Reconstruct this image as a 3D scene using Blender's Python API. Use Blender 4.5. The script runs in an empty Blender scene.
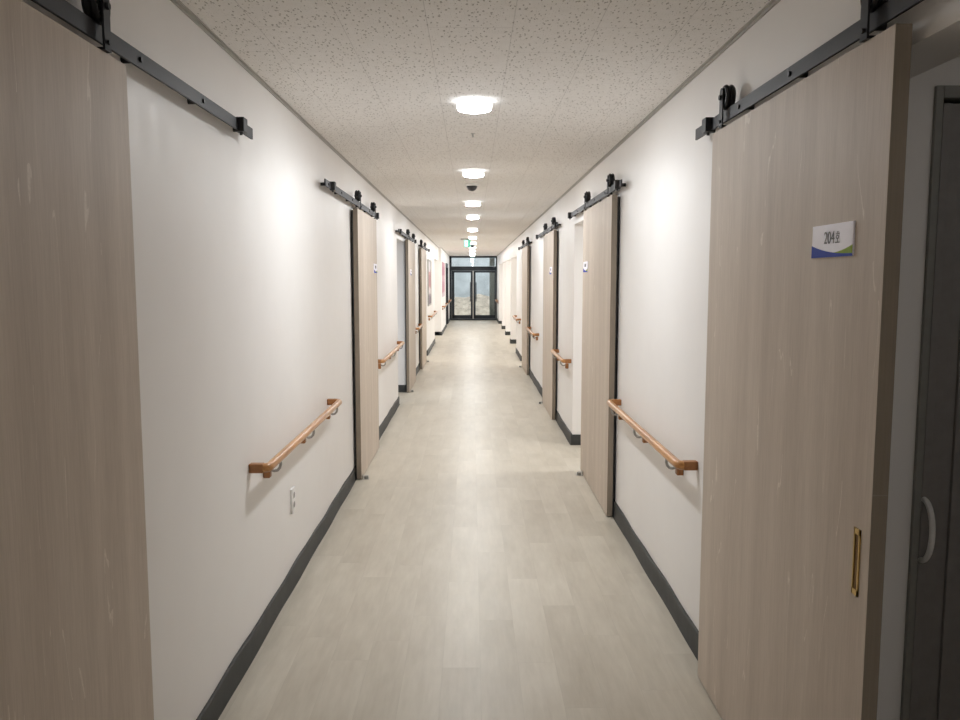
import bpy, bmesh, math, random
from mathutils import Vector, Matrix
random.seed(7)
C = bpy.context.scene
COL = C.collection
PI = math.pi

# ------------------------------------------------------------------ materials
def newmat(name):
    m = bpy.data.materials.new(name); m.use_nodes = True
    nt = m.node_tree; nt.nodes.clear()
    out = nt.nodes.new('ShaderNodeOutputMaterial')
    return m, nt, out
def N(nt, t, **kw):
    n = nt.nodes.new(t)
    for k, v in kw.items():
        if k in n.inputs: n.inputs[k].default_value = v
        else: setattr(n, k, v)
    return n
def srgb(r, g, b):
    f = lambda c: (c/255/12.92) if c/255 <= .04045 else ((c/255+.055)/1.055)**2.4
    return (f(r), f(g), f(b), 1)
def princ(nt, out, **kw):
    p = N(nt, 'ShaderNodeBsdfPrincipled')
    for k, v in kw.items(): p.inputs[k].default_value = v
    nt.links.new(p.outputs[0], out.inputs[0])
    return p
def ramp(nt, stops, interp='LINEAR'):
    r = nt.nodes.new('ShaderNodeValToRGB'); r.color_ramp.interpolation = interp
    e = r.color_ramp.elements
    while len(e) < len(stops): e.new(.5)
    for i, (p, c) in enumerate(stops):
        e[i].position = p; e[i].color = c if len(c) == 4 else (*c, 1)
    return r
def math_(nt, op, a, b=None, clamp=False):
    n = nt.nodes.new('ShaderNodeMath'); n.operation = op; n.use_clamp = clamp
    for i, v in enumerate((a, b)):
        if v is None: continue
        if isinstance(v, (int, float)): n.inputs[i].default_value = v
        else: nt.links.new(v, n.inputs[i])
    return n.outputs[0]
def mixc(nt, fac, a, b, mode='MIX'):
    n = nt.nodes.new('ShaderNodeMix'); n.data_type = 'RGBA'; n.blend_type = mode
    for s, v in ((n.inputs[0], fac), (n.inputs[6], a), (n.inputs[7], b)):
        if isinstance(v, (int, float, tuple)): s.default_value = v
        else: nt.links.new(v, s)
    return n.outputs[2]
def coords(nt, scale=(1, 1, 1), kind='Object', loc=(0, 0, 0)):
    t = nt.nodes.new('ShaderNodeTexCoord'); m = nt.nodes.new('ShaderNodeMapping')
    m.inputs['Scale'].default_value = scale; m.inputs['Location'].default_value = loc
    nt.links.new(t.outputs[kind], m.inputs[0]); return m.outputs[0]
def noise(nt, vec, scale, detail=2, rough=.5, dist=0):
    n = N(nt, 'ShaderNodeTexNoise', Scale=scale, Detail=detail, Roughness=rough, Distortion=dist)
    nt.links.new(vec, n.inputs['Vector']); return n.outputs[0]
def bump(nt, h, strength, dist, p):
    b = N(nt, 'ShaderNodeBump', Strength=strength, Distance=dist)
    nt.links.new(h, b.inputs['Height']); nt.links.new(b.outputs[0], p.inputs['Normal'])

def simple(name, col, rough=.5, metal=0, spec=.5, nscale=40, var=.06, bmp=.0, coat=0):
    m, nt, out = newmat(name)
    p = princ(nt, out, Roughness=rough, Metallic=metal)
    p.inputs['Specular IOR Level'].default_value = spec
    if coat: p.inputs['Coat Weight'].default_value = coat; p.inputs['Coat Roughness'].default_value = .1
    n = noise(nt, coords(nt), nscale, 3)
    a = tuple(c*(1-var) for c in col[:3])+(1,); b = tuple(min(1, c*(1+var)) for c in col[:3])+(1,)
    r = ramp(nt, [(.3, a), (.7, b)]); nt.links.new(n, r.inputs[0]); nt.links.new(r.outputs[0], p.inputs['Base Color'])
    if bmp: bump(nt, n, bmp, .001, p)
    return m

def wall_mat():
    m, nt, out = newmat('painted_wall')
    p = princ(nt, out, Roughness=.42); p.inputs['Specular IOR Level'].default_value = .4
    v = coords(nt)
    n1 = noise(nt, v, .9, 3); n2 = noise(nt, v, 9, 4, .6)
    r = ramp(nt, [(.3, srgb(232, 229, 227)), (.7, srgb(238, 236, 234))]); nt.links.new(n1, r.inputs[0])
    nt.links.new(r.outputs[0], p.inputs['Base Color'])
    rr = ramp(nt, [(.3, (.38,)*3), (.7, (.52,)*3)]); nt.links.new(n2, rr.inputs[0]); nt.links.new(rr.outputs[0], p.inputs['Roughness'])
    vs = coords(nt, (1, 1, .35)); n3 = noise(nt, vs, 3.0, 3)
    bump(nt, n3, .35, .006, p)
    return m

def ceiling_mat():
    m, nt, out = newmat('fissured_ceiling_tile')
    p = princ(nt, out, Roughness=.9); p.inputs['Specular IOR Level'].default_value = .15
    t = nt.nodes.new('ShaderNodeTexCoord'); sep = nt.nodes.new('ShaderNodeSeparateXYZ')
    nt.links.new(t.outputs['Object'], sep.inputs[0]); X, Y = sep.outputs[0], sep.outputs[1]
    cx = math_(nt, 'DIVIDE', math_(nt, 'ADD', X, .44+30*.29), .29)
    col = math_(nt, 'FLOOR', cx); fx = math_(nt, 'FRACT', cx)
    off = math_(nt, 'MULTIPLY', math_(nt, 'MODULO', col, 2.0), .5)
    cy = math_(nt, 'ADD', math_(nt, 'DIVIDE', math_(nt, 'ADD', Y, 6-.15), .6), off); fy = math_(nt, 'FRACT', cy)
    def edge(f, w):  # 1 near a seam
        d = math_(nt, 'MINIMUM', f, math_(nt, 'SUBTRACT', 1.0, f)); return math_(nt, 'LESS_THAN', d, w)
    seam = math_(nt, 'MAXIMUM', edge(fx, .0045), edge(fy, .0024))
    # fissures: two layers of short worm marks with varied direction
    v = coords(nt)
    wob = N(nt, 'ShaderNodeTexNoise', Scale=60.0, Detail=1.0); nt.links.new(v, wob.inputs['Vector'])
    vm = nt.nodes.new('ShaderNodeVectorMath'); vm.operation = 'MULTIPLY_ADD'
    nt.links.new(wob.outputs['Color'], vm.inputs[0]); vm.inputs[1].default_value = (.012,)*3; nt.links.new(v, vm.inputs[2])
    masks = []
    for (sx, sy, rot, th, sc, loc) in ((1, .38, .5, .13, 58, 0), (1, .42, -.9, .11, 66, 3.3), (1, 1, 0, .085, 95, 7.1)):
        mp = nt.nodes.new('ShaderNodeMapping'); mp.inputs['Rotation'].default_value = (0, 0, rot)
        mp.inputs['Scale'].default_value = (sx, sy, 1); mp.inputs['Location'].default_value = (loc, loc*.7, 0)
        nt.links.new(vm.outputs[0], mp.inputs[0])
        vo = N(nt, 'ShaderNodeTexVoronoi', Scale=float(sc)); vo.voronoi_dimensions = '2D'
        nt.links.new(mp.outputs[0], vo.inputs['Vector'])
        sel = nt.nodes.new('ShaderNodeSeparateColor'); nt.links.new(vo.outputs['Color'], sel.inputs[0])
        keep = math_(nt, 'GREATER_THAN', sel.outputs[0], .66)
        masks.append(math_(nt, 'MULTIPLY', keep, math_(nt, 'LESS_THAN', vo.outputs['Distance'], th*1.35)))
    mk = math_(nt, 'MAXIMUM', math_(nt, 'MAXIMUM', masks[0], masks[1]), masks[2])
    base = ramp(nt, [(.3, srgb(238, 236, 233)), (.7, srgb(243, 241, 239))]); nt.links.new(noise(nt, v, 25, 3), base.inputs[0])
    c = mixc(nt, math_(nt, 'MULTIPLY', mk, .62), base.outputs[0], srgb(140, 134, 128))
    c = mixc(nt, math_(nt, 'MULTIPLY', seam, .28), c, srgb(120, 116, 112))
    nt.links.new(c, p.inputs['Base Color'])
    bump(nt, math_(nt, 'SUBTRACT', 1.0, math_(nt, 'MAXIMUM', mk, seam)), .5, .002, p)
    return m

def floor_mat():
    m, nt, out = newmat('vinyl_plank_floor')
    p = princ(nt, out, Roughness=.3); p.inputs['Specular IOR Level'].default_value = .42
    t = nt.nodes.new('ShaderNodeTexCoord'); sep = nt.nodes.new('ShaderNodeSeparateXYZ')
    nt.links.new(t.outputs['Object'], sep.inputs[0]); X, Y = sep.outputs[0], sep.outputs[1]
    cx = math_(nt, 'DIVIDE', math_(nt, 'ADD', X, 10.0), .152)
    col = math_(nt, 'FLOOR', cx); fx = math_(nt, 'FRACT', cx)
    wn = nt.nodes.new('ShaderNodeTexWhiteNoise'); wn.noise_dimensions = '1D'; nt.links.new(col, wn.inputs['W'])
    cy = math_(nt, 'ADD', math_(nt, 'DIVIDE', math_(nt, 'ADD', Y, 10.0), .92), math_(nt, 'MULTIPLY', wn.outputs['Value'], 5.0))
    row = math_(nt, 'FLOOR', cy); fy = math_(nt, 'FRACT', cy)
    cmb = nt.nodes.new('ShaderNodeCombineXYZ'); nt.links.new(col, cmb.inputs[0]); nt.links.new(row, cmb.inputs[1])
    w2 = nt.nodes.new('ShaderNodeTexWhiteNoise'); w2.noise_dimensions = '2D'; nt.links.new(cmb.outputs[0], w2.inputs['Vector'])
    # grain shifted per plank
    add = nt.nodes.new('ShaderNodeVectorMath'); add.operation = 'ADD'
    sc = nt.nodes.new('ShaderNodeVectorMath'); sc.operation = 'SCALE'; nt.links.new(w2.outputs['Color'], sc.inputs[0]); sc.inputs['Scale'].default_value = 20
    nt.links.new(t.outputs['Object'], add.inputs[0]); nt.links.new(sc.outputs[0], add.inputs[1])
    mp = nt.nodes.new('ShaderNodeMapping'); mp.inputs['Scale'].default_value = (1, .12, 1); nt.links.new(add.outputs[0], mp.inputs[0])
    g1 = noise(nt, mp.outputs[0], 38, 5, .6); 
    mp2 = nt.nodes.new('ShaderNodeMapping'); mp2.inputs['Scale'].default_value = (1, .35, 1); nt.links.new(add.outputs[0], mp2.inputs[0])
    g2 = noise(nt, mp2.outputs[0], 7, 3, .55)
    r = ramp(nt, [(.25, srgb(172, 163, 147)), (.75, srgb(206, 199, 185))])
    f = math_(nt, 'ADD', math_(nt, 'MULTIPLY', g1, .42), math_(nt, 'MULTIPLY', g2, .46))
    f = math_(nt, 'ADD', f, math_(nt, 'MULTIPLY', math_(nt, 'SUBTRACT', w2.outputs['Value'], .3), .13))
    nt.links.new(f, r.inputs[0])
    def edge(fr, w):
        d = math_(nt, 'MINIMUM', fr, math_(nt, 'SUBTRACT', 1.0, fr)); return math_(nt, 'LESS_THAN', d, w)
    seam = math_(nt, 'MAXIMUM', edge(fx, .006), edge(fy, .0012))
    c = mixc(nt, math_(nt, 'MULTIPLY', seam, .14), r.outputs[0], srgb(110, 102, 92))
    nt.links.new(c, p.inputs['Base Color'])
    rr = ramp(nt, [(.3, (.35,)*3), (.7, (.44,)*3)]); nt.links.new(g1, rr.inputs[0]); nt.links.new(rr.outputs[0], p.inputs['Roughness'])
    bump(nt, g1, .12, .001, p)
    return m

def laminate(name, dark, light, vein):
    m, nt, out = newmat(name)
    p = princ(nt, out, Roughness=.52); p.inputs['Specular IOR Level'].default_value = .35
    oi = nt.nodes.new('ShaderNodeObjectInfo'); t = nt.nodes.new('ShaderNodeTexCoord')
    sc = nt.nodes.new('ShaderNodeVectorMath'); sc.operation = 'SCALE'; sc.inputs[0].default_value = (0, 3.1, 1.7)
    rn = nt.nodes.new('ShaderNodeMath'); rn.operation = 'MULTIPLY'; nt.links.new(oi.outputs['Random'], rn.inputs[0]); rn.inputs[1].default_value = 7.0
    nt.links.new(rn.outputs[0], sc.inputs['Scale'])
    ad = nt.nodes.new('ShaderNodeVectorMath'); ad.operation = 'ADD'; nt.links.new(t.outputs['Object'], ad.inputs[0]); nt.links.new(sc.outputs[0], ad.inputs[1])
    def mp(s):
        k = nt.nodes.new('ShaderNodeMapping'); k.inputs['Scale'].default_value = s; nt.links.new(ad.outputs[0], k.inputs[0]); return k.outputs[0]
    fine = noise(nt, mp((1, 1, .02)), 260, 4, .6)
    fib = noise(nt, mp((1, 1, .12)), 90, 3, .6)
    broad = noise(nt, mp((1, 1, .05)), 11, 3, .5)
    f = math_(nt, 'ADD', math_(nt, 'ADD', math_(nt, 'MULTIPLY', fine, .35), math_(nt, 'MULTIPLY', fib, .2)), math_(nt, 'MULTIPLY', broad, .45))
    r = ramp(nt, [(.32, dark), (.68, light)]); nt.links.new(f, r.inputs[0])
    # pale wandering veins running with the grain
    vn = noise(nt, mp((.0, 1, .13)), 7.5, 3, .45, .6)
    d = math_(nt, 'ABSOLUTE', math_(nt, 'SUBTRACT', vn, .56))
    line = math_(nt, 'LESS_THAN', d, .0045)
    brk = math_(nt, 'GREATER_THAN', noise(nt, mp((0, 1, .5)), 9, 2), .53)
    tint = noise(nt, mp((0, 1, 1)), 120, 2)
    k = math_(nt, 'MULTIPLY', math_(nt, 'MULTIPLY', line, brk), math_(nt, 'MULTIPLY', tint, 1.0))
    c = mixc(nt, k, r.outputs[0], vein)
    nt.links.new(c, p.inputs['Base Color'])
    bump(nt, fine, .12, .0008, p)
    return m

def wood_mat():
    m, nt, out = newmat('varnished_wood')
    p = princ(nt, out, Roughness=.28); p.inputs['Coat Weight'].default_value = .2; p.inputs['Coat Roughness'].default_value = .15
    g = noise(nt, coords(nt, (1, .06, 1)), 60, 4, .6, .4)
    r = ramp(nt, [(.3, srgb(152, 100, 52)), (.55, srgb(192, 138, 82)), (.75, srgb(208, 158, 102))])
    nt.links.new(g, r.inputs[0]); nt.links.new(r.outputs[0], p.inputs['Base Color'])
    return m

def emis(name, col, strength):
    m, nt, out = newmat(name)
    e = N(nt, 'ShaderNodeEmission', Color=col, Strength=strength); nt.links.new(e.outputs[0], out.inputs[0])
    return m

def glass_mat(name='pane_glass', tint=(.93, .96, .96, 1)):
    m, nt, out = newmat(name)
    tr = N(nt, 'ShaderNodeBsdfTransparent', Color=tint); gl = N(nt, 'ShaderNodeBsdfGlossy', Roughness=.02)
    fr = N(nt, 'ShaderNodeFresnel', IOR=1.5); mx = nt.nodes.new('ShaderNodeMixShader')
    nt.links.new(fr.outputs[0], mx.inputs[0]); nt.links.new(tr.outputs[0], mx.inputs[1]); nt.links.new(gl.outputs[0], mx.inputs[2])
    nt.links.new(mx.outputs[0], out.inputs[0]); return m

def poster_mat(name, stops, axis=2, scale=1.0, loc=0, extra=None):
    """printed sheet: soft bands along z with blotches"""
    m, nt, out = newmat(name)
    p = princ(nt, out, Roughness=.45)
    t = nt.nodes.new('ShaderNodeTexCoord'); sep = nt.nodes.new('ShaderNodeSeparateXYZ'); nt.links.new(t.outputs['Object'], sep.inputs[0])
    n = noise(nt, t.outputs['Object'], 5, 3)
    f = math_(nt, 'ADD', math_(nt, 'MULTIPLY', sep.outputs[axis], scale), math_(nt, 'MULTIPLY', math_(nt, 'SUBTRACT', n, .5), .25))
    r = ramp(nt, stops, 'CONSTANT'); nt.links.new(f, r.inputs[0]); nt.links.new(r.outputs[0], p.inputs['Base Color'])
    return m

M = {}
M['wall'] = wall_mat(); M['ceiling'] = ceiling_mat(); M['floor'] = floor_mat()
M['door'] = laminate('greige_laminate', srgb(178, 164, 150), srgb(208, 195, 181), srgb(228, 218, 205))
M['door_edge'] = laminate('greige_edge_band', srgb(128, 117, 104), srgb(148, 136, 122), srgb(160, 150, 136))
M['wood'] = wood_mat()
M['wood_dark'] = simple('brown_wood_block', srgb(158, 106, 60), .4, nscale=60, var=.12, coat=.1)
M['black'] = simple('black_rubber', srgb(26, 26, 27), .55)
M['rail'] = simple('black_powder_coated_steel', srgb(38, 38, 42), .5, 0, .3, nscale=200, var=.08, bmp=.1)
M['hanger'] = simple('black_hanger_steel', srgb(32, 32, 36), .5, 0, .3, nscale=150)
M['wheel'] = simple('black_nylon_wheel', srgb(20, 20, 22), .4, 0, .35, nscale=80)
M['steel'] = simple('brushed_steel', srgb(168, 166, 162), .32, .9, nscale=90)
M['base'] = simple('charcoal_vinyl_base', srgb(50, 52, 51), .55, nscale=14, var=.22, bmp=.2)
M['trim'] = simple('grey_ceiling_trim', srgb(176, 173, 168), .55)
M['white'] = simple('white_plastic', srgb(232, 231, 230), .35)
M['sign'] = simple('white_sign_acrylic', srgb(244, 242, 252), .4, var=.02)
M['blue'] = simple('blue_print', srgb(6, 52, 165), .7)
M['green'] = simple('lime_print', srgb(140, 165, 36), .7)
M['ink'] = simple('dark_print', srgb(40, 40, 52), .4)
M['brass'] = simple('satin_brass', srgb(190, 160, 96), .32, .85)
M['brass_shade'] = simple('shaded_recess_brass', srgb(110, 84, 46), .45, .6)
M['lamp'] = emis('led_diffuser', (.95, .978, 1, 1), 320)
M['lamp_side'] = emis('opal_lamp_side', (.97, .99, 1, 1), 5)
M['alu'] = simple('dark_anodised_aluminium', srgb(34, 40, 46), .45, 0, .3)
M['glass'] = glass_mat()
M['strip_grey'] = simple('grey_panel', srgb(128, 134, 130), .3)
M['grey_dark'] = simple('grey_steel_frame', srgb(138, 138, 134), .5, nscale=30)
M['grey_leaf'] = simple('grey_painted_leaf', srgb(136, 133, 132), .5, nscale=30)
M['exit'] = None
M['concrete'] = simple('pale_blue_grey_concrete', srgb(184, 188, 190), .8, nscale=2.5, var=.14, bmp=.3)
M['soil'] = simple('brown_soil', srgb(166, 152, 136), .95, nscale=4, var=.35, bmp=.6)
M['gravel'] = simple('grey_beige_ground', srgb(172, 166, 156), .95, nscale=3, var=.2, bmp=.5)
M['exit'] = emis('exit_sign_green_glow', srgb(120, 215, 180), 1.1)
M['exitw'] = emis('exit_sign_white_glow', (.75, 1, .9, 1), 2.2)
M['camdome'] = simple('smoked_dome', srgb(60, 60, 64), .15)
M['pinkA'] = poster_mat('pink_banner_print', [(0, srgb(200, 184, 190)), (.12, srgb(178, 122, 136)), (.42, srgb(190, 146, 156)), (.62, srgb(168, 104, 122)), (.86, srgb(182, 128, 140))])
M['boardA'] = poster_mat('notice_board_print', [(0, srgb(96, 78, 96)), (.2, srgb(208, 196, 196)), (.34, srgb(168, 112, 116)), (.62, srgb(186, 140, 140)), (.7, srgb(206, 202, 206))])

# ------------------------------------------------------------------ mesh helpers
def B(): return bmesh.new()
def bx(bm, x0, x1, y0, y1, z0, z1, bev=0, seg=2):
    vs = [bm.verts.new((x, y, z)) for z in (z0, z1) for x, y in ((x0, y0), (x1, y0), (x1, y1), (x0, y1))]
    fs = [bm.faces.new([vs[i] for i in f]) for f in ((3, 2, 1, 0), (4, 5, 6, 7), (0, 1, 5, 4), (1, 2, 6, 5), (2, 3, 7, 6), (3, 0, 4, 7))]
    if bev:
        es = list({e for f in fs for e in f.edges})
        bmesh.ops.bevel(bm, geom=es, offset=bev, segments=seg, affect='EDGES', profile=.6)
    return bm
def cyl(bm, c, axis, r, h, n=20, r2=None):
    """cylinder centred at c along axis"""
    mt = Matrix.Translation(Vector(c)) @ Vector(axis).to_track_quat('Z', 'Y').to_matrix().to_4x4()
    bmesh.ops.create_cone(bm, cap_ends=True, segments=n, radius1=r, radius2=r if r2 is None else r2, depth=h, matrix=mt)
    return bm
def tube(bm, pts, r, n=12, closed=False):
    pts = [Vector(p) for p in pts]; rings = []
    up = None
    for i, p in enumerate(pts):
        if closed: d = (pts[(i+1) % len(pts)]-pts[i-1]).normalized()
        else: d = (pts[min(i+1, len(pts)-1)]-pts[max(i-1, 0)]).normalized()
        if up is None:
            up = d.orthogonal().normalized()
        up = (up - d*up.dot(d)).normalized(); s = d.cross(up)
        rr = r[i] if isinstance(r, (list, tuple)) else r
        rings.append([bm.verts.new(p + up*math.cos(a)*rr + s*math.sin(a)*rr) for a in [2*PI*k/n for k in range(n)]])
    m = len(rings)
    for i in range(m if closed else m-1):
        a, b = rings[i], rings[(i+1) % m]
        for k in range(n): bm.faces.new((a[k], a[(k+1) % n], b[(k+1) % n], b[k]))
    if not closed:
        bm.faces.new(rings[0][::-1]); bm.faces.new(rings[-1])
    return bm
def lathe(bm, prof, n=32, loc=(0, 0, 0)):
    """profile of (r,z), spun about z; r=0 ends become poles"""
    prev = None; L = Vector(loc)
    for (r, z) in prof:
        cur = [bm.verts.new(L+Vector((0, 0, z)))] if r == 0 else [bm.verts.new(L+Vector((r*math.cos(2*PI*k/n), r*math.sin(2*PI*k/n), z))) for k in range(n)]
        if prev is not None:
            if len(prev) == 1 and len(cur) > 1:
                for k in range(n): bm.faces.new((prev[0], cur[k], cur[(k+1) % n]))
            elif len(cur) == 1 and len(prev) > 1:
                for k in range(n): bm.faces.new((prev[k], cur[0], prev[(k+1) % n]))
            elif len(cur) > 1:
                for k in range(n): bm.faces.new((prev[k], cur[k], cur[(k+1) % n], prev[(k+1) % n]))
        prev = cur
    return bm
def prism_yz(bm, pts, x0, x1):
    """polygon in (y,z) extruded in x"""
    a = [bm.verts.new((x0, y, z)) for y, z in pts]; b = [bm.verts.new((x1, y, z)) for y, z in pts]
    n = len(pts); bm.faces.new(a[::-1]); bm.faces.new(b)
    for i in range(n): bm.faces.new((a[i], a[(i+1) % n], b[(i+1) % n], b[i]))
    return bm
def ob(name, bm, mat, parent=None, smooth=False, loc=None):
    bmesh.ops.recalc_face_normals(bm, faces=bm.faces)
    me = bpy.data.meshes.new(name); bm.to_mesh(me); bm.free()
    if mat: me.materials.append(M[mat] if isinstance(mat, str) else mat)
    if smooth:
        for p in me.polygons: p.use_smooth = True
        try: me.set_sharp_from_angle(angle=math.radians(35))
        except Exception: pass
    o = bpy.data.objects.new(name, me); COL.objects.link(o)
    if parent: o.parent = parent
    if loc: o.location = loc
    return o
def thing(name, loc, rz=0):
    o = bpy.data.objects.new(name, None); o.empty_display_size = .1
    o.location = loc; o.rotation_euler = (0, 0, rz); COL.objects.link(o); return o
def tag(o, label=None, cat=None, group=None, kind=None):
    if label: o['label'] = label
    if cat: o['category'] = cat
    if group: o['group'] = group
    if kind: o['kind'] = kind
    return o
def copy_tree(o, parent=None):
    c = o.copy(); COL.objects.link(c)
    if parent: c.parent = parent
    for ch in list(o.children): copy_tree(ch, c)
    return c
def struct(name, bm, mat, label, cat, **k):
    return tag(ob(name, bm, mat, **k), label, cat, kind='structure')

# ------------------------------------------------------------------ layout (metres; corridor runs along +y)
XL, XR = -.915, .938
XL2 = -.845          # left wall stands proud beyond the alcove
H = 2.405
YB, YE = -8.0, 30.5
OH = 2.045           # opening head height
TW = .15             # wall thickness
XO = 3.6
# openings (y0, y1)
openL = [(.85, 1.98), (6.27, 7.22), (9.9, 11.0), (15.1, 16.3), (19.7, 22.2)]
openR = [(.9, 2.2), (6.3, 7.43), (8.86, 9.88), (14.1, 15.2), (17.0, 19.35), (19.65, 22.3), (22.6, 25.0), (25.3, 28.0)]

def side_wall(bm, x_in, s, opens, y0, y1):
    """solid pieces between openings plus a head over each"""
    xa, xb = (x_in-TW, x_in) if s < 0 else (x_in, x_in+TW)
    y = y0
    for a, b in opens:
        if a > y: bx(bm, xa, xb, y, a, 0, H)
        bx(bm, xa, xb, a, b, OH, H)
        y = b
    if y < y1: bx(bm, xa, xb, y, y1, 0, H)
wl = B(); side_wall(wl, XL, -1, openL, YB, 22.2)
bx(wl, XL-TW, XL2, 22.2, 26.0, 0, H); bx(wl, XL-TW, XL2, 28.0, YE, 0, H); bx(wl, XL-TW, XL2, 26.0, 28.0, 2.06, H)
struct('wall_left', wl, 'wall', 'glossy white painted corridor wall on the left, cut by doorways', 'wall')
wr = B(); side_wall(wr, XR, 1, openR, YB, YE)
struct('wall_right', wr, 'wall', 'glossy white painted corridor wall on the right, with room 204 and bright bays', 'wall')

f = B(); bx(f, -XO-.15, XO+.15, YB-.15, YE+.1, -.12, 0)
struct('floor', f, 'floor', 'pale greige wood-look vinyl plank floor of the corridor', 'floor')
c = B(); bx(c, -XO-.15, XO+.15, YB-.15, YE+.1, H, H+.12)
struct('ceiling', c, 'ceiling', 'white fissured acoustic tile ceiling over the corridor', 'ceiling')
# rooms behind
r = B()
for yp in (2.4, 5.0, 8.55, 12.9, 17.6, 19.5, 22.35):
    bx(r, -XO, XL-TW, yp-.05, yp+.05, 0, H)
# outer left wall with a window by the alcove
bx(r, -XO-.12, -XO, YB, 20.0, 0, H); bx(r, -XO-.12, -XO, 20.0, 22.0, 0, .9); bx(r, -XO-.12, -XO, 20.0, 22.0, 2.1, H); bx(r, -XO-.12, -XO, 22.0, YE, 0, H)
struct('wall_left_rooms', r, 'wall', 'white partition walls of the rooms behind the left corridor wall', 'wall')
r = B()
bx(r, XR+TW, 1.236, 2.2, 2.3, 0, H); bx(r, 1.236, 2.15, 2.2, 2.3, 2.062, H); bx(r, 2.15, XO, 2.2, 2.3, 0, H)
bx(r, XR+TW, XO, .55, .65, 0, H)
for yp in (4.6, 8.1, 11.8, 15.9, 28.1):
    bx(r, XR+TW, XO, yp-.05, yp+.05, 0, H)
bx(r, XO, XO+.12, YB, 16.6, 0, H); bx(r, XO, XO+.12, 28, YE, 0, H)
bx(r, XO, XO+.12, 16.6, 28, 0, .5); bx(r, XO, XO+.12, 16.6, 28, 2.25, H)
for k in range(5):
    y = 16.6+k*2.8; bx(r, XO, XO+.12, y, y+.2, .5, 2.25)
struct('wall_right_rooms', r, 'wall', 'partition walls of the rooms behind the right corridor wall', 'wall')
r = B(); bx(r, -XO-.12, XO+.12, YB-.15, YB, 0, H)
struct('wall_back', r, 'wall', 'plain end wall of the corridor behind the viewpoint', 'wall')
r = B(); bx(r, -XO-.12, XL2-.003, YE, YE+.12, 0, H); bx(r, XR-.003, XO+.12, YE, YE+.12, 0, H)
struct('wall_end', r, 'wall', 'end wall on either side of the glazed entrance doors', 'wall')

# daylight windows of the lounge and the alcove
def window(name, x, y0, y1, z0, z1, label):
    t = tag(thing(name, (x, (y0+y1)/2, z0)), label, 'window', kind='structure')
    h = z1-z0; w = (y1-y0)/2; b = B()
    for a in ((-w, -w+.05), (w-.05, w), (-.025, .025)): bx(b, -.03, .03, a[0], a[1], 0, h)
    bx(b, -.03, .03, -w, w, 0, .05); bx(b, -.03, .03, -w, w, h-.05, h)
    ob('window_frame', b, 'white', t); g = B(); bx(g, -.004, .004, -w+.05, w-.05, .05, h-.05); ob('pane', g, 'glass', t)
for k in range(4):
    y = 16.6+k*2.8
    window('window_%d' % (k+1), XO+.06, y+.2, y+2.8, .5, 2.25, 'white framed window of the bright bays on the right, number %s from the camera' % ('one', 'two', 'three', 'four')[k])
window('window_5', -XO-.06, 20.0, 22.0, .9, 2.1, 'white framed window of the alcove on the left')

# ------------------------------------------------------------------ baseboards and ceiling trim
def wavy_strip(bm, x, s, y0, y1, h=.1, t=.012):
    """vinyl base whose top edge waves a little"""
    n = max(2, int((y1-y0)/.12)); pr = None
    xi = x; 
    for i in range(n+1):
        y = y0+(y1-y0)*i/n
        dz = .0035*math.sin(y*5.1+x)+.003*math.sin(y*11.7+2*x); dx = .002*math.sin(y*7.3+x*3)
        xo = x - s*(t+dx)
        cur = [bm.verts.new(v) for v in ((xi+s*.002, y, 0), (xo-s*.006, y, 0), (xo, y, .012), (xo, y, h-.004+dz), (xo+s*.004, y, h+dz), (xi+s*.002, y, h+dz))]
        if pr:
            for k in range(6): bm.faces.new((pr[k], pr[(k+1) % 6], cur[(k+1) % 6], cur[k]))
        else: bm.faces.new(cur)
        pr = cur
    bm.faces.new(pr[::-1])
def base(bm, x, s, opens, y0, y1):
    y = y0
    for a, b in opens:
        if a > y: wavy_strip(bm, x, s, y, a)
        # the returns into the opening
        xa, xb = (x-TW, x+.012) if s < 0 else (x-.012, x+TW)
        bx(bm, xa, xb, b-.012, b, 0, .1, .002)
        bx(bm, xa, xb, a, a+.012, 0, .1, .002)
        y = b
    if y < y1: wavy_strip(bm, x, s, y, y1)
b = B(); base(b, XL, -1, openL, YB, 22.19); wavy_strip(b, XL2, -1, 22.2, 26.0); wavy_strip(b, XL2, -1, 28.0, YE)
bx(b, XL-TW, XL2+.012, 22.188, 22.2, 0, .1)
struct('baseboard_left', b, 'base', 'charcoal vinyl baseboard along the left corridor wall', 'baseboard', smooth=True)
b = B(); base(b, XR, 1, openR, YB, YE)
struct('baseboard_right', b, 'base', 'charcoal vinyl baseboard along the right corridor wall', 'baseboard', smooth=True)
def ctrim(name, x, s, y0, y1, label):
    b = B()
    xa, xb = sorted((x, x-s*.006)); bx(b, xa, xb, y0, y1, H-.014, H)
    xa, xb = sorted((x, x-s*.015)); bx(b, xa, xb, y0, y1, H-.004, H)
    struct(name, b, 'trim', label, 'ceiling trim')
ctrim('trim_1', XL, -1, YB, 22.2, 'thin grey angle trim where the left wall meets the ceiling')
ctrim('trim_2', XR, 1, YB, YE, 'thin grey angle trim where the right wall meets the ceiling')
ctrim('trim_3', XL2, -1, 22.2, YE, 'thin grey ceiling trim over the far left wall with the pink banner')

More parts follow.
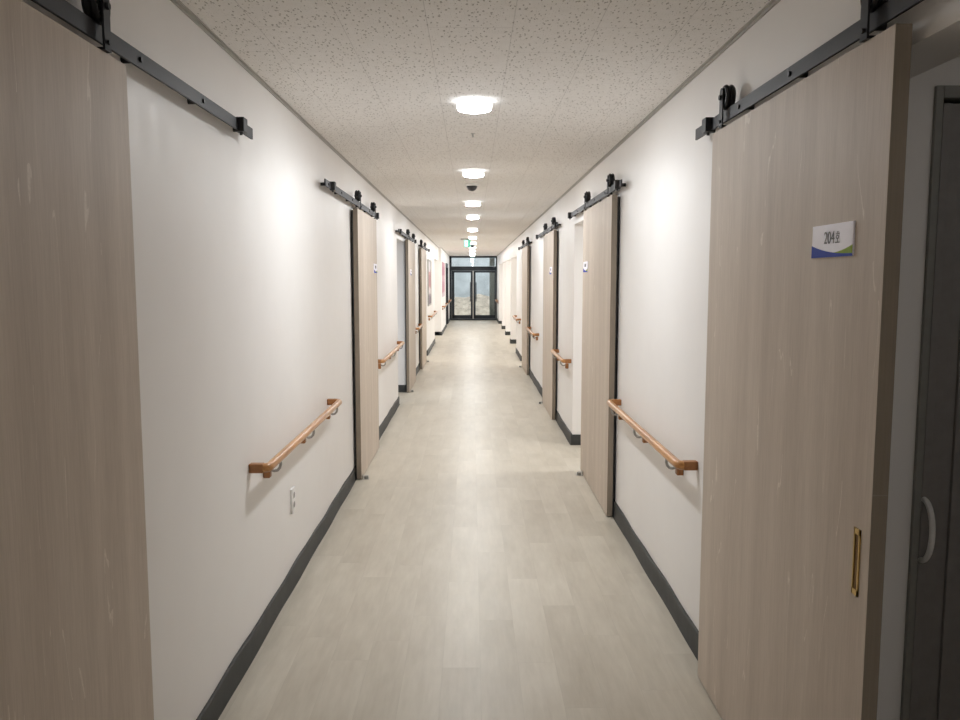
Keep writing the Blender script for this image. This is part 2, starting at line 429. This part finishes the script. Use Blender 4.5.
# ------------------------------------------------------------------ sliding doors (built for the left wall, turned for the right)
# local frame: x = 0 at the wall surface, +x into the corridor, y along the wall
RZ0, RZ1 = 2.10, 2.142
DT = 2.078
def text_mesh(s, size, spacing=1.0):
    cu = bpy.data.curves.new('text', 'FONT'); cu.body = s; cu.size = size; cu.extrude = .0004
    cu.align_x = 'CENTER'; cu.align_y = 'CENTER'; cu.space_character = spacing
    o = bpy.data.objects.new('text', cu); COL.objects.link(o)
    bpy.context.view_layer.update()
    me = bpy.data.meshes.new_from_object(o.evaluated_get(bpy.context.evaluated_depsgraph_get()))
    bpy.data.objects.remove(o); return me
def name_plate(parent, y, z, xf, number=None):
    W, Hh, T = .222, .08, .005
    b = B(); bx(b, 0, T, -W/2, W/2, -Hh/2, Hh/2, .0008)
    pl = ob('name_plate', b, 'sign', parent, loc=(xf, y, z)); pl['label'] = 'white room number plate with blue and lime wave'
    x0, x1 = T-.0002, T+.0006
    def topw(u): return -Hh/2 + Hh*(.085+.30*(1-u)**2.2)
    n = 16; pts = [(-W/2, -Hh/2), (W/2, -Hh/2)]+[(-W/2+W*u, topw(u)) for u in [1-i/n for i in range(n+1)]]
    bl = ob('blue_band', prism_yz(B(), pts, x0, x1), 'blue', pl); bl['label'] = 'blue wave along the bottom'
    pts = [(-W/2+W*u, topw(u)) for u in [.55+.45*i/n for i in range(n+1)]]+[(-W/2+W*u, topw(u)+Hh*.24*((u-.55)/.45)**1.3) for u in [1-.45*i/n for i in range(n)]]
    g = ob('green_band', prism_yz(B(), pts, x0, x1), 'green', pl); g['label'] = 'lime green corner'
    if number:
        t = B(); me = text_mesh('204', .04)
        t.from_mesh(me)
        for v in t.verts:
            x, yy, zz = v.co; v.co = (x1+zz, x*.98-.011, yy*1.05+.006)
        # the syllable ho: short bar, long bar, ring, stem, base bar
        cy, cz = .034, .006; X0, X1 = x1-.0002, x1+.0004
        def bar(a, b_, z0, z1): bx(t, X0, X1, cy+a, cy+b_, cz+z0, cz+z1)
        bar(-.004, .004, .0115, .0140); bar(-.009, .009, .0078, .0100)
        ring = 18; 
        for k in range(ring):
            a0, a1 = 2*PI*k/ring, 2*PI*(k+1)/ring
            p = [(cy+ry*math.cos(a), cz+.0015+rz*math.sin(a)) for ry, rz, a in ((.0075, .0050, a0), (.0075, .0050, a1), (.0052, .0028, a1), (.0052, .0028, a0))]
            prism_yz(t, p, X0, X1)
        bar(-.0012, .0012, -.0105, -.0030); bar(-.0115, .0115, -.0128, -.0103)
        nn = ob('number', t, 'ink', pl); nn['label'] = 'black room number 204 with a Korean syllable'
    else:
        t = B()
        for k in range(4): bx(t, x1-.0002, x1+.0004, -.040+k*.021, -.026+k*.021, 0, .024)
        ob('number', t, 'ink', pl)
    return pl
def wheel_mesh():
    b = B(); seg = 28
    # grooved rim
    prof = [(.034, -.018), (.038, -.0165), (.0415, -.013), (.043, -.0085), (.0425, -.0055), (.039, -.0045), (.039, .0045), (.0425, .0055), (.043, .0085), (.0415, .013), (.038, .0165), (.034, .018), (.031, .015), (.030, .004), (.030, -.004), (.031, -.015)]
    rings = [[b.verts.new((x, r*math.cos(2*PI*k/seg), r*math.sin(2*PI*k/seg))) for k in range(seg)] for r, x in prof]
    for i in range(len(prof)):
        a, c = rings[i], rings[(i+1) % len(prof)]
        for k in range(seg): b.faces.new((a[k], a[(k+1) % seg], c[(k+1) % seg], c[k]))
    cyl(b, (0, 0, 0), (1, 0, 0), .012, .030, 16); cyl(b, (0, 0, 0), (1, 0, 0), .032, .006, 28)
    for k in range(5):
        a = 2*PI*k/5+.3; d = Vector((0, math.cos(a), math.sin(a))); p = Vector((0, -math.sin(a), math.cos(a)))
        vs = []
        for x in (-.011, .011):
            for q in (d*.006-p*.0035, d*.031-p*.0035, d*.031+p*.0035, d*.006+p*.0035): vs.append(b.verts.new(q+Vector((x, 0, 0))))
        for f_ in ((0, 1, 2, 3), (7, 6, 5, 4), (0, 4, 5, 1), (1, 5, 6, 2), (2, 6, 7, 3), (3, 7, 4, 0)): b.faces.new([vs[i] for i in f_])
    return b
WH = wheel_mesh(); WHME = bpy.data.meshes.new('wheel'); bmesh.ops.recalc_face_normals(WH, faces=WH.faces); WH.to_mesh(WHME); WH.free(); WHME.materials.append(M['wheel']); WHME.shade_smooth()
RX = .044            # rail centre from the wall
def hanger(parent, y):
    b = B(); w = .017
    # front strap with a round head, bent foot on the door's top edge
    n = 12; zt = 2.195; pts = [(-w, 2.082), (w, 2.082), (w, zt)]+[(w*math.cos(PI*k/n), zt+w*math.sin(PI*k/n)) for k in range(1, n)]+[(-w, zt)]
    prism_yz(b, [(y+a, z) for a, z in pts], RX+.019, RX+.024)
    bx(b, RX-.016, RX+.024, y-w, y+w, DT, DT+.006)
    cyl(b, (RX+.027, y, 2.180), (1, 0, 0), .009, .008, 6); cyl(b, (RX, y, 2.180), (1, 0, 0), .005, .05, 10)
    cyl(b, (RX+.026, y, 2.098), (1, 0, 0), .006, .006, 6)
    h = ob('hanger', b, 'hanger', parent)
    wo = bpy.data.objects.new('wheel', WHME); COL.objects.link(wo); wo.parent = h; wo.location = (RX, y, 2.142+.0385)
def sliding_door(name, side, y0, y1, label, sign=None, pull=None, number=None):
    xw = XL if side < 0 else XR
    yc = (y0+y1)/2; w = (y1-y0)/2
    t = tag(thing(name, (xw, yc, 0), 0 if side < 0 else PI), label, 'sliding door', kind='structure')
    m = 1 if side < 0 else -1          # local y of a world offset
    xb, xf = .022, .058
    b = B(); bx(b, xb+.0, xf-.0008, -w, w, .007, DT, .001); ob('core', b, 'door_edge', t)['label'] = 'door edge in a darker greige band'
    b = B(); bx(b, xf-.0012, xf, -w+.0006, w-.0006, .0076, DT-.0006); ob('face_panel', b, 'door', t)
    if number is None:
      b = B(); bx(b, xb-.009, xb, -w+.004, w-.004, .015, DT-.012); ob('back_strip', b, 'black', t)['label'] = 'black backing strip between door and wall'  # black strip set in the gap behind the core
    for yy in (-w+.12, w-.12): hanger(t, yy)
    if sign is not None: name_plate(t, m*(sign-yc), 1.643, xf, number)
    if pull is not None:
        py = m*(pull-yc); z0, z1 = .828, .984
        b = B(); q = .0145
        for a in ((py-q, py-q+.005, z0, z1), (py+q-.005, py+q, z0, z1), (py-q, py+q, z0, z0+.014), (py-q, py+q, z1-.014, z1)):
            bx(b, xf-.001, xf+.003, *a)
        p = ob('flush_pull', b, 'brass', t); p['label'] = 'brass recessed finger pull'
        b = B(); bx(b, xf-.0005, xf+.0008, py-q+.004, py+q-.004, z0+.012, z1-.012)
        ob('recess', b, 'brass_shade', p)  # darker brass puts the shade of the recess into the colour
    return t
sliding_door('door_1', -1, .77, 2.068, 'greige laminate sliding door filling the left edge of the photo', None)
sliding_door('door_2', -1, 6.12, 7.31, 'second greige sliding door on the left, closed, beyond the first handrail', 7.17)
sliding_door('door_3', -1, 10.92, 12.2, 'third greige sliding door on the left, slid open past a grey doorway', 11.35)
sliding_door('door_4', -1, 13.8, 15.12, 'farthest greige sliding door on the left, before the notice board', None)
sliding_door('door_5', 1, 1.724, 3.0, 'large greige sliding door of room 204 on the right, with brass pull', 1.971, 1.779, '204')
sliding_door('door_6', 1, 5.13, 6.42, 'second greige sliding door on the right, just beyond the nearest handrail', 6.25)
sliding_door('door_7', 1, 8.76, 9.98, 'third greige sliding door on the right, with a small white plate', 9.0)
sliding_door('door_8', 1, 12.9, 14.2, 'farthest greige sliding door on the right, before the bright bays', None)

# door rails
def door_rail(side, y0, y1, stops, label):
    xw = XL if side < 0 else XR; yc = (y0+y1)/2; w = (y1-y0)/2; m = 1 if side < 0 else -1
    t = tag(thing('door_rail', (xw, yc, RZ0), 0 if side < 0 else PI), label, 'door rail', 'black steel barn-door rails high on the corridor walls')
    b = B(); bx(b, RX-.004, RX+.004, -w, w, 0, RZ1-RZ0, .0008); ob('track', b, 'rail', t)
    n = max(3, round((y1-y0)/.42))
    for k in range(n):
        yy = -w+.1+(2*w-.2)*k/(n-1)
        b = B(); cyl(b, ((RX-.004)/2, yy, .021), (1, 0, 0), .010, RX-.004, 16); sp = ob('spacer', b, 'hanger', t, True)
        b = B(); cyl(b, (RX+.0065, yy, .021), (1, 0, 0), .0075, .005, 6); ob('bolt', b, 'wheel', sp)
    for s_ in stops:
        yy = m*(s_-yc)
        b = B(); bx(b, RX-.008, RX+.026, yy-.026, yy+.026, -.004, .048, .002)
        cyl(b, (RX+.008, yy, -.008), (0, 0, 1), .006, .012, 8)
        ob('end_stop', b, 'black', t)
    return t
door_rail(-1, .6, 3.27, (3.09, .72), 'black steel door rail at top left, ending above the blank white wall')
door_rail(-1, 4.86, 7.5, (5.08, 7.42), 'black steel door rail over the second door on the left')
door_rail(-1, 9.65, 12.5, (9.8, 12.4), 'black steel door rail over the left doorway showing grey inside')
door_rail(-1, 13.75, 16.35, (13.85, 16.25), 'farthest black door rail on the left, before the notice board')
door_rail(1, .5, 3.27, (3.08, .62), 'black steel door rail at top right above the door of room 204')
door_rail(1, 4.88, 7.45, (7.36, 4.98), 'black steel door rail over the second door on the right')
door_rail(1, 8.5, 11.15, (11.05, 8.6), 'black steel door rail over the third door on the right')
door_rail(1, 12.6, 15.35, (15.25, 12.7), 'farthest black door rail on the right, before the bright bays')

# floor guides
def floor_guide(side, y, label):
    xw = XL if side < 0 else XR; m = 1
    t = tag(thing('floor_guide', (xw, y, 0), 0 if side < 0 else PI), label, 'door guide', 'small steel floor guides under the sliding doors')
    b = B(); bx(b, .062, .112, -.024, .024, 0, .003); bx(b, .062, .067, -.024, .024, .003, .032); ob('bracket', b, 'steel', t)
    b = B(); cyl(b, (.09, 0, .014), (0, 0, 1), .016, .022, 16); ob('roller', b, 'grey_dark', t, True)
for s_, y_, l_ in ((-1, 6.16, 'small steel floor guide by the second door on the left'), (-1, 11.02, 'small steel floor guide by the third door on the left'),
                   (-1, 15.05, 'small steel floor guide by the farthest door on the left'), (1, 6.26, 'small steel floor guide by the second door on the right'),
                   (1, 9.93, 'small steel floor guide by the third door on the right'), (1, 14.12, 'small steel floor guide by the farthest door on the right')):
    floor_guide(s_, y_, l_)

# ------------------------------------------------------------------ handrails
def handrail(side, y0, y1, label, nb=3, xw=None, group='short wooden wall handrails'):
    if xw is None: xw = XL if side < 0 else XR
    yc = (y0+y1)/2; w = (y1-y0)/2; Z = .777; R = .019; xo = .076
    t = tag(thing('handrail', (xw, yc, 0), 0 if side < 0 else PI), label, 'handrail', group)
    b = B(); n = 14
    pts = [(xo-.022, -w+R, Z)]
    for k in range(1, 5):
        a = k/4*PI/2; pts.append((xo-.022+.022*math.sin(a), -w+R+.022-.022*math.cos(a), Z))
    L = len(pts); pts = [(x, y, z) for x, y, z in pts]
    full = pts + [(x, -y, z) for x, y, z in reversed(pts)]
    tube(b, full, R, n)
    ob('rail', b, 'wood', t, True)
    for s_ in (-1, 1):
        b = B(); ye = s_*(w-R)
        bx(b, 0, xo-.018, ye-R*.95, ye+R*.95, Z-R, Z+R, .005, 3)
        e = ob('end_return', b, 'wood_dark', t, True); e['label'] = 'darker brown block joining the rail to the wall'
    for k in range(nb):
        # brackets sit just in from the ends
        yy = -w+.24+(2*w-.34)*k/(nb-1)
        if side > 0: yy = -yy
        b = B(); bx(b, 0, .03, yy-.019, yy+.019, .682, .732, .006, 3)
        br = ob('bracket', b, 'wood_dark', t, True)
        b = B()
        # arm leaves the block, swings under and up into the rail
        arm = [(.022, yy, .728), (.032, yy, .716), (.046, yy, .711), (.060, yy, .714), (.070, yy, .725), (.074, yy, .740), (.073, yy, .765)]
        tube(b, arm, .0065, 10); ob('arm', b, 'steel', br, True)
    return t
handrail(-1, 3.24, 5.07, 'nearest wooden handrail on the left wall, above the white socket')
handrail(-1, 7.55, 9.82, 'wooden handrail on the left between the second door and the grey doorway')
handrail(-1, 12.55, 13.7, 'short wooden handrail on the left just before the farthest sliding door', 2)
handrail(-1, 16.7, 19.3, 'wooden handrail on the left under the notice board')
handrail(-1, 22.6, 25.6, 'wooden handrail on the left under the pink banner', xw=XL2)
handrail(-1, 28.4, 29.9, 'last wooden handrail on the left, beside the glass entrance', 2, xw=XL2)
handrail(1, 3.27, 5.03, 'nearest wooden handrail on the right, between the first two doors')
handrail(1, 7.55, 8.66, 'short wooden handrail on the right just before the third door', 2)
handrail(1, 11.2, 12.78, 'wooden handrail on the right just before the farthest sliding door')
handrail(1, 15.4, 16.85, 'wooden handrail on the right just before the bright bays', 2)
handrail(1, 28.4, 29.9, 'last wooden handrail on the right, beside the glass entrance', 2)

# ------------------------------------------------------------------ socket
t = tag(thing('wall_socket', (XL, 4.0, .435)), 'white wall socket below the nearest left handrail', 'socket')
b = B(); bx(b, 0, .011, -.036, .036, -.064, .064, .004, 3); ob('face_plate', b, 'white', t, True)
for z in (.027, -.022):
    b = B(); cyl(b, (.0115, 0, z), (1, 0, 0), .0195, .003, 24); s_ = ob('socket', b, 'white', t, True)
    b = B(); cyl(b, (.0128, 0, z), (1, 0, 0), .0155, .0012, 24); ob('socket_well', b, 'grey_leaf', s_)

# ------------------------------------------------------------------ ceiling fittings
lampY = [3.99, 6.5, 9.05, 11.0, 13.8, 16.4, 18.9, 21.4, 23.9, 26.4, 28.8]
names = ['nearest', 'second', 'third', 'fourth', 'fifth', 'sixth', 'seventh', 'eighth', 'ninth', 'tenth', 'farthest']
lt = thing('ceiling_light', (0, 0, H))
b = B(); lathe(b, [(.060, 0), (.068, 0), (.069, -.004), (.066, -.006), (.060, -.006), (.060, 0)], 36); ob('rim', b, 'white', lt, True)
b = B(); lathe(b, [(.062, -.003), (.074, -.008), (.082, -.017), (.086, -.028), (.083, -.037), (.079, -.0415)], 40); ob('opal_side', b, 'lamp_side', lt, True)
b = B(); lathe(b, [(.079, -.0415), (.064, -.0465), (.044, -.050), (.022, -.052), (0, -.0525)], 36); ob('diffuser', b, 'lamp', lt, True)
for i, y in enumerate(lampY):
    o = lt if i == 0 else copy_tree(lt)
    o.location = (.012, y, H)
    tag(o, '%s round white ceiling light, counting away from the front' % names[i] if i else 'nearest and largest round white ceiling light', 'ceiling light', 'round ceiling lights down the middle of the corridor')
for y, l in ((-3.4, 'round white ceiling light added behind the viewpoint as fill'), (-6.0, 'round white ceiling light added farthest behind the viewpoint as fill')):
    o = copy_tree(lt); o.location = (.012, y, H); tag(o, l, 'ceiling light', 'round ceiling lights down the middle of the corridor')  # unseen lights added behind the camera to lift the near surfaces
t = tag(thing('ceiling_camera', (0, 7.42, H)), 'small dark dome camera on a white ceiling base between lights', 'camera')
b = B(); lathe(b, [(0, 0), (.062, 0), (.062, -.012), (.056, -.018), (0, -.018)], 32); ob('base_ring', b, 'white', t, True)
b = B(); lathe(b, [(.050, -.016), (.048, -.028), (.034, -.050), (.018, -.060), (0, -.063)], 32); ob('dome', b, 'camdome', t, True)
b = B(); lathe(b, [(0, 0), (.012, 0), (.012, -.003), (.006, -.006), (.005, -.02), (.009, -.022), (0, -.024)], 16, (.006, 4.86, H))
tag(ob('ceiling_sprinkler', b, 'steel', None, True), 'tiny metal sprinkler head in the ceiling beyond the nearest light', 'sprinkler')
t = tag(thing('ceiling_camera', (.01, 18.9, H)), 'tiny dark dome camera on the ceiling right of the exit sign', 'camera')
b = B(); lathe(b, [(0, 0), (.055, 0), (.055, -.06), (0, -.06)], 24); ob('base_ring', b, 'white', t, True)
b = B(); lathe(b, [(.05, -.06), (.046, -.1), (.03, -.12), (0, -.13)], 24); ob('dome', b, 'wheel', t, True)
# exit sign: hangs left of centre
t = tag(thing('exit_sign', (-.10, 17.3, H)), 'glowing green and white running-man exit sign hanging from the ceiling', 'exit sign')
b = B(); bx(b, -.14, .10, -.02, .02, -.022, 0); ob('mount_bar', b, 'grey_dark', t)
b = B(); bx(b, -.075, .075, -.02, .02, -.185, -.022, .002); cs = ob('sign_box', b, 'white', t)
b = B(); bx(b, -.07, .07, -.022, -.0195, -.18, -.03); ob('sign_face', b, 'exit', t)['label'] = 'glowing green face'
b = B(); bx(b, -.055, .012, -.0235, -.0215, -.165, -.045); ob('door_mark', b, 'exitw', t)['label'] = 'white doorway symbol'
b = B(); y0 = -.0245
def limb(p, q, r_): tube(b, [(p[0], y0, p[1]), (q[0], y0, q[1])], r_, 8)
cyl(b, (-.012, y0, -.067), (0, 1, 0), .009, .002, 14)
limb((-.016, -.078), (-.026, -.108), .007); limb((-.026, -.108), (-.008, -.122), .005); limb((-.008, -.122), (-.014, -.146), .004)
limb((-.026, -.108), (-.040, -.128), .005); limb((-.040, -.128), (-.052, -.128), .004); limb((-.018, -.084), (.004, -.094), .0035); limb((-.018, -.084), (-.040, -.092), .0035)
ob('running_figure', b, 'exit', t)

# ------------------------------------------------------------------ inner door seen through the opening of room 204
t = tag(thing('door_9', (1.236, 2.2, 0)), 'dark grey framed inner door in the unlit opening at the right edge', 'door', kind='structure')
b = B(); bx(b, 0, .02, -.012, .06, 0, 2.062, .002); bx(b, .9-.0, .928, -.012, .06, 0, 2.062, .002); bx(b, .02, .9, -.012, .06, 2.03, 2.062, .002)
ob('door_frame', b, 'grey_dark', t)
b = B()
x = .046; edges = [(.030, .052), (.055, .088), (.114, .24), (.246, .37), (.376, .50), (.506, .63), (.636, .76), (.766, .888)]
for k, (a, c_) in enumerate(edges): bx(b, a, c_, (.012 if k == 1 else .004), .04, .01, 2.02, .002)
bx(b, .030, .888, .014, .038, .01, 2.02)
lf = ob('leaf', b, 'grey_leaf', t)
b = B(); pts = []
for k in range(15):
    a = PI*k/14; pts.append((.036, .004-.05*math.sin(a), .845-.088*math.cos(a)))
tube(b, pts, .008, 10); ob('bow_handle', b, 'white', lf, True)['label'] = 'pale bow handle'

# ------------------------------------------------------------------ glazed entrance at the end
Yd = YE+.03
t = tag(thing('door_10', (0, Yd, 0)), 'dark aluminium double glass entrance door at the far end', 'door', kind='structure')
x0, x1 = XL2, XR
b = B(); D = .05
bx(b, x0, x0+.075, -.04, D, 0, H); bx(b, x1-.04, x1, -.04, D, 0, H); bx(b, x0, x1, -.04, D, H-.06, H)
bx(b, x0+.075, x1-.04, -.04, D, 1.86, 2.02)   # transom
bx(b, x0+.075, x1-.04, -.04, D, 0, .05)       # threshold
ob('outer_frame', b, 'alu', t)
b = B(); bx(b, x0+.075, x1-.04, -.003, .003, 2.02, H-.06); ob('transom_glass', b, 'glass', t)
for (a, c_, hs) in ((x0+.08, .025, 1), (.06, x1-.045, -1)):
    b = B(); st = .085 if hs > 0 else .055
    l_, r_ = (a, c_)
    bx(b, l_, l_+(.10 if hs > 0 else .075), -.03, .03, .055, 1.855); bx(b, r_-(.07 if hs > 0 else .04), r_, -.03, .03, .055, 1.855)
    bx(b, l_, r_, -.03, .03, .055, .19); bx(b, l_, r_, -.03, .03, 1.79, 1.855)
    lf = ob('door_leaf', b, 'alu', t)
    b = B(); bx(b, l_+.06, r_-.03, -.004, .004, .15, 1.82); ob('pane', b, 'glass', lf)
    hx = c_-.09 if hs > 0 else a+.095
    b = B(); tube(b, [(hx, -.03, .72), (hx, -.075, .74), (hx, -.075, 1.40), (hx, -.03, 1.42)], .014, 10); ob('pull_handle', b, 'wheel', lf, True)
b = B(); bx(b, .028, .057, -.02, .02, .055, 1.855); ob('gap_reflection', b, 'steel', t)['label'] = 'pale strip for the light reflected between the two leaves'  # pale strip stands in for the light reflection at the leaf gap
b = B(); bx(b, .66, x1-.08, .006, .014, .19, 1.79); bx(b, .66, x1-.08, .006, .014, 2.03, H-.07); ob('grey_strip', b, 'strip_grey', t)['label'] = 'grey strip on the right of the glass'  # flat grey strip just behind the right of the glass

# left dark framed door near the end
t = tag(thing('door_11', (XL2, 27.0, 0)), 'dark metal framed door in the left wall near the entrance', 'door', kind='structure')
b = B(); bx(b, -.1, .02, -1.0, -.86, 0, 2.06); bx(b, -.1, .02, .86, 1.0, 0, 2.06); bx(b, -.1, .02, -.86, .86, 1.93, 2.06); ob('door_frame', b, 'alu', t)
b = B(); bx(b, -.08, -.04, -.86, .86, .01, 1.93); ob('door_leaf', b, 'alu', t)

# ------------------------------------------------------------------ posters
t = tag(thing('notice_board', (XL, 17.2, 1.02)), 'framed notice board with reddish and grey sheets on the left wall', 'notice board')
b = B(); bx(b, 0, .012, -.55, .55, 0, .90); ob('print_sheet', b, 'boardA', t)
b = B()
for a in ((-.58, .58, -.03, 0), (-.58, .58, .90, .93), (-.58, -.55, 0, .9), (.55, .58, 0, .9)): bx(b, 0, .022, *a)
ob('board_frame', b, 'steel', t)
t = tag(thing('wall_banner', (XL2, 23.8, 1.04)), 'tall pink banner hung on the far left wall above a handrail', 'banner')
b = B(); bx(b, .002, .007, -1.05, 1.05, 0, 1.0); ob('banner_sheet', b, 'pinkA', t)
b = B(); cyl(b, (.008, 0, 1.005), (0, 1, 0), .012, 2.14, 12); ob('hanging_rod', b, 'white', t, True)

# ------------------------------------------------------------------ outside the entrance
g = B(); bx(g, -9, 9, YE+.1, YE+16, -.25, -.03)
struct('ground', g, 'gravel', 'pale bare ground outside the glass entrance', 'ground')
g = B(); nx, ny = 40, 16; vv = []
for j in range(ny+1):
    row = []
    for i in range(nx+1):
        x = -6+12*i/nx; y = YE+3.2+3.6*j/ny; s = math.sin(PI*j/ny)
        z = s*(.80+.07*math.sin(x*1.9+1)+.05*math.sin(x*5.3)+.05*random.random())-.06
        row.append(g.verts.new((x, y, z)))
    vv.append(row)
for j in range(ny):
    for i in range(nx): g.faces.new((vv[j][i], vv[j][i+1], vv[j+1][i+1], vv[j+1][i]))
tag(ob('earth_mound', g, 'soil', None, True), 'low brown mound of earth outside behind the glass doors', 'earth mound')
g = B(); bx(g, -8, 8, YE+7.2, YE+7.45, -.05, 3.4)
for k in range(17): bx(g, -8+k, -7.985+k, YE+7.185, YE+7.2, -.05, 3.4)
for z in (.85, 1.7, 2.55): bx(g, -8, 8, YE+7.185, YE+7.2, z, z+.015)
tag(ob('retaining_wall', g, 'concrete'), 'pale blue-grey block wall outside beyond the earth mound', 'outdoor wall')

# ------------------------------------------------------------------ light
w = bpy.data.worlds.new('World'); C.world = w; w.use_nodes = True
bg = w.node_tree.nodes['Background']; bg.inputs[0].default_value = (.88, .94, 1, 1); bg.inputs[1].default_value = 2.2
def area(name, loc, rot, sx, sy, e, col=(1, 1, 1)):
    l = bpy.data.lights.new(name, 'AREA'); l.shape = 'RECTANGLE'; l.size = sx; l.size_y = sy; l.energy = e; l.color = col
    o = bpy.data.objects.new(name, l); o.location = loc; o.rotation_euler = rot; COL.objects.link(o); return o
# daylight through the lounge windows and the alcove window, unseen area fills in the open rooms
for k in range(4): area('window_daylight', (XO-.05, 16.6+k*2.8+1.5, 1.4), (0, PI/2, 0), 1.6, 2.4, 38, (1, .93, .84))
area('window_daylight', (-XO+.05, 21, 1.5), (0, -PI/2, 0), 1.1, 1.9, 24, (1, .95, .9))
area('room_fill', (-2.0, 9.3, 2.3), (0, 0, 0), .4, .4, 22, (.8, .88, 1))  # bluish fill added to lighten the third left doorway
area('room_fill', (1.6, 1.3, 2.3), (0, 0, 0), .3, .3, 1.1, (1, .98, .95))  # weak fill added to lift the unlit room behind door 204
area('room_fill', (2.3, 6.6, 2.3), (0, 0, 0), .4, .4, 32)
area('room_fill', (2.3, 14.4, 2.3), (0, 0, 0), .4, .4, 35, (1, .95, .88))
area('room_fill', (-2.3, 15.7, 2.3), (0, 0, 0), .4, .4, 35, (1, .95, .88))

# ------------------------------------------------------------------ camera
F = 805.; VX, VY = 472., 279.
th = math.atan((360-VY)/F); ps = math.atan((480-VX)/F*math.cos(th))
cd = bpy.data.cameras.new('Camera'); cam = bpy.data.objects.new('Camera', cd); COL.objects.link(cam)
cam.location = (0, 0, 1.55); cam.rotation_euler = (PI/2-th, 0, -ps)
cd.sensor_width = 36; cd.lens = F/960*36; cd.clip_start = .05; cd.clip_end = 200
C.camera = cam
C.view_settings.view_transform = 'Standard'; C.view_settings.look = 'None'
C.cycles.diffuse_bounces = 12; C.cycles.max_bounces = 16
C.view_settings.exposure = 0; C.view_settings.gamma = 1; C.view_settings.use_curve_mapping = False
